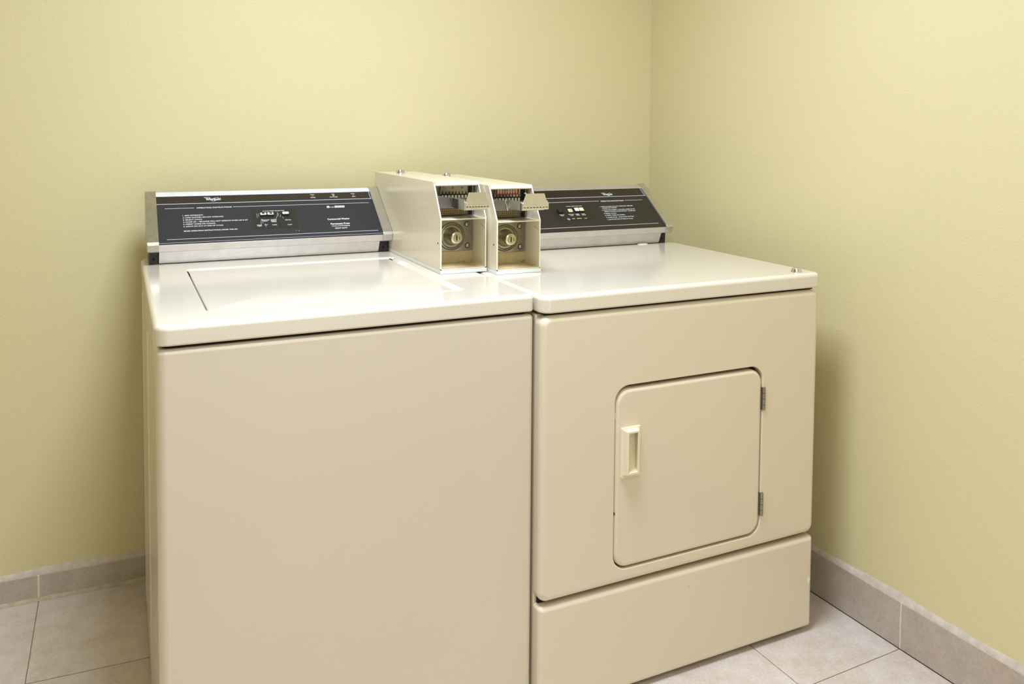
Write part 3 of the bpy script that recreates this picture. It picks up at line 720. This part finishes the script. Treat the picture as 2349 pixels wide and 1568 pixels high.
    cp = link('coin_plate', bm, 'steel', t, smooth=False)
    bm = bmesh.new(); n = 8; sx = (0.0885-0.0300)/(n-1)
    ztop = 0.1820
    for i in range(n):
        x = 0.0310 + i*sx
        box(bm, x-0.0010, x+0.0010, yp-0.0004, yp+0.0010, 0.1745, ztop)
        box(bm, x+0.0012, x+0.0036, yp-0.0050, yp-0.0044, 0.1640, 0.1745)
    box(bm, 0.0270, 0.0925, yp-0.0052, yp-0.0006, 0.1738, 0.1756)
    link('coin_slot', bm, 'hole', cp, smooth=False)
    bm = bmesh.new(); box(bm, 0.0275, 0.0925, yp-0.0042, yp-0.0010, 0.1600, 0.1736); link('coin_tray', bm, 'key_cream', cp, smooth=False)
    if not red:
        for i, bx in enumerate((0.0335, 0.0565, 0.0800)):
            bm = bmesh.new(); lathe_y(bm, (bx, yp, 0.1905), [(0.0028, 0.0), (0.0026, -0.0010), (0.0014, -0.0014)], 14); link('rivet', bm, 'steel_dark', cp)
    else:
        R = lambda u, s, h: Vector((u, yp-h, s))
        bm = bmesh.new(); rect_on(bm, R, 0.0285, 0.0890, 0.1815, 0.1992, 0.0004, 0, 0.0004); lb = link('price_label', bm, 'red_label', cp, smooth=False)
        bm = bmesh.new()
        for i in range(8):
            u = 0.0350 + i*0.0068
            bm.faces.new([bm.verts.new(R(u+0.0026*math.cos(2*math.pi*k/20), 0.1905+0.0072*math.sin(2*math.pi*k/20), 0.0010)) for k in range(20)])
        link('label_oval', bm, 'cream_ink', lb, smooth=False)
        bm = bmesh.new()
        for i in (2, 3):
            u = 0.0350 + i*0.0068; put_text(bm, '25', u-0.0018, u+0.0018, 0.1905, 0.0034, R, h=0.0013); put_text(bm, '\u00a2', u-0.0008, u+0.0010, 0.1862, 0.0026, R, h=0.0013)
        link('label_print', bm, 'patch', lb, smooth=False)
    # mechanism block, slide and push handle
    bm = bmesh.new(); z0, z1 = 0.1475, 0.1765
    loft(bm, [[(0.0045, y, z0), (0.0975, y, z0), (0.0975, y, z1-0.0070), (0.0340, y, z1-0.0062), (0.0035, y, z1)] for y in (0.0220, 0.0255)])
    box(bm, 0.0045, 0.0975, 0.0262, 0.069, z0, 0.1590)
    mb = link('mechanism_block', bm, 'steel_dark', t, smooth=False)
    bm = bmesh.new(); loft(bm, [[(x, 0.0215, z0+0.0005), (x+0.0032, 0.0215, z0+0.0005), (x+0.0032, 0.0190, z0+0.0005), (x, 0.0190, z0+0.0005)] if False else
                                [(x, 0.0212, z), (x+0.0032, 0.0212, z), (x+0.0032, 0.0185, z), (x, 0.0185, z)] for x, z in ((0.0345, z0), (0.0325, z0+0.012), (0.0290, z0+0.020), (0.0285, z1-0.002))])
    link('guide_edge', bm, 'chrome', mb, smooth=False)
    zt = z0 + (0.0055 if red else 0.0)
    bm = bmesh.new(); box(bm, 0.0365, 0.0935, -0.0530, 0.0215, zt+0.001, zt+0.0030)           # slide tray: floor and two walls
    box(bm, 0.0365, 0.0385, -0.0530, 0.0215, zt+0.0030, z1-0.0045+(zt-z0)*0.4); box(bm, 0.0915, 0.0935, -0.0530, 0.0215, zt+0.0030, z1-0.0045+(zt-z0)*0.4)
    for k in range(3): box(bm, 0.0415, 0.0885, -0.044+k*0.02, -0.040+k*0.02, z0+0.0100, z0+0.0150)
    sl = link('coin_slide', bm, 'slide_steel', t, smooth=False)
    bm = bmesh.new(); box(bm, 0.0359, 0.0367, -0.016, 0.0180, z0+0.0016, z1-0.0062)  # dark reflection on the slide wall, laid on as a black strip
    if red: bm.clear(); box(bm, 0.0359, 0.0367, -0.0525, -0.0490, z0+0.0016, z1-0.0062)
    link('slide_reflection', bm, 'black', sl, smooth=False)
    hz = 0.1560 if red else 0.1510; X = lambda v: 0.0375 + (v-0.0375)*(1.14 if red else 1.0); yh = -0.0535
    bm = bmesh.new()
    loft(bm, [[(X(0.0375), y, hz), (X(0.0955), y, hz), (X(0.0955), y, hz+0.0165), (X(0.0905), y, hz+0.0175), (X(0.0860), y, hz+0.0372), (X(0.0465), y, hz+0.0372), (X(0.0405), y, hz+0.0165), (X(0.0375), y, hz+0.0150)] for y in (yh, yh-0.0040)])
    bevel_all(bm, 0.0008, 2); hd = link('slide_handle', bm, 'nickel', sl, smooth=False)
    bm = bmesh.new(); rbox(bm, X(0.0400), X(0.0930), yh-0.0058, yh-0.0038, hz+0.0075, hz+0.0145, 0.0009, 2); link('handle_ridge', bm, 'nickel', hd)
    bm = bmesh.new()
    for i in range(8): box(bm, X(0.0400+i*0.0070), X(0.0400+i*0.0070+0.0040), yh-0.0046, yh-0.0036, hz+0.0045, hz+0.0060)
    link('handle_slot', bm, 'hole', hd, smooth=False)
    bm = bmesh.new()
    for bx, bz in ((0.0915, 0.0185),) + (((0.0440, 0.0375),) if red else ()): rbox(bm, X(bx)-0.0016, X(bx)+0.0016, yh-0.0050, yh+0.0010, hz+bz-0.001, hz+bz+0.0022, 0.0008, 2)
    link('handle_stud', bm, 'chrome', hd)
    snap_bolt(t, 0.0477, 0.449, ht+0.0001, 0.95)
    # small holes and grime
    bm = bmesh.new(); cyl(bm, (-0.0004, 0.0150, 0.0690), 0.0022, 0.001, 'x', 12); link('side_hole', bm, 'hole', t)
    R2 = lambda u, s, h: Vector((w_-th-h, u, s))
    bm = bmesh.new(); stroke(bm, R2, [(0.0275, kn-0.0170), (0.0015, kn-0.0250)], 0.0006, 0.0003); link('pen_mark', bm, 'dirt', t, smooth=False)
    bm = bmesh.new(); R3 = lambda u, s, h: Vector((u, 0.0775-h, s))
    for _ in range(26 if red else 8):
        u = w_-th-abs(random.gauss(0, 0.012)); s = pl+0.0040+abs(random.gauss(0, 0.0045 if red else 0.002)); r = random.uniform(0.0004, 0.0013)
        if u < 0.03: continue
        bm.faces.new([bm.verts.new(R3(min(u+r*math.cos(k), w_-th-0.0003), min(s+r*math.sin(k)*0.8, pl+0.0145), 0.0003+random.random()*0.0002)) for k in (0, 1.05, 2.1, 3.14, 4.2, 5.2)])
    link('grime_spot', bm, 'rust', t, smooth=False)
    return t
coin_box(0.6025, 0.2886, H, 'cream coin box with bare slot plate, on the washer beside its control console', False)
coin_box(0.7200, 0.2400, HD, 'cream coin box with red price label, nearer the dryer control console', True)
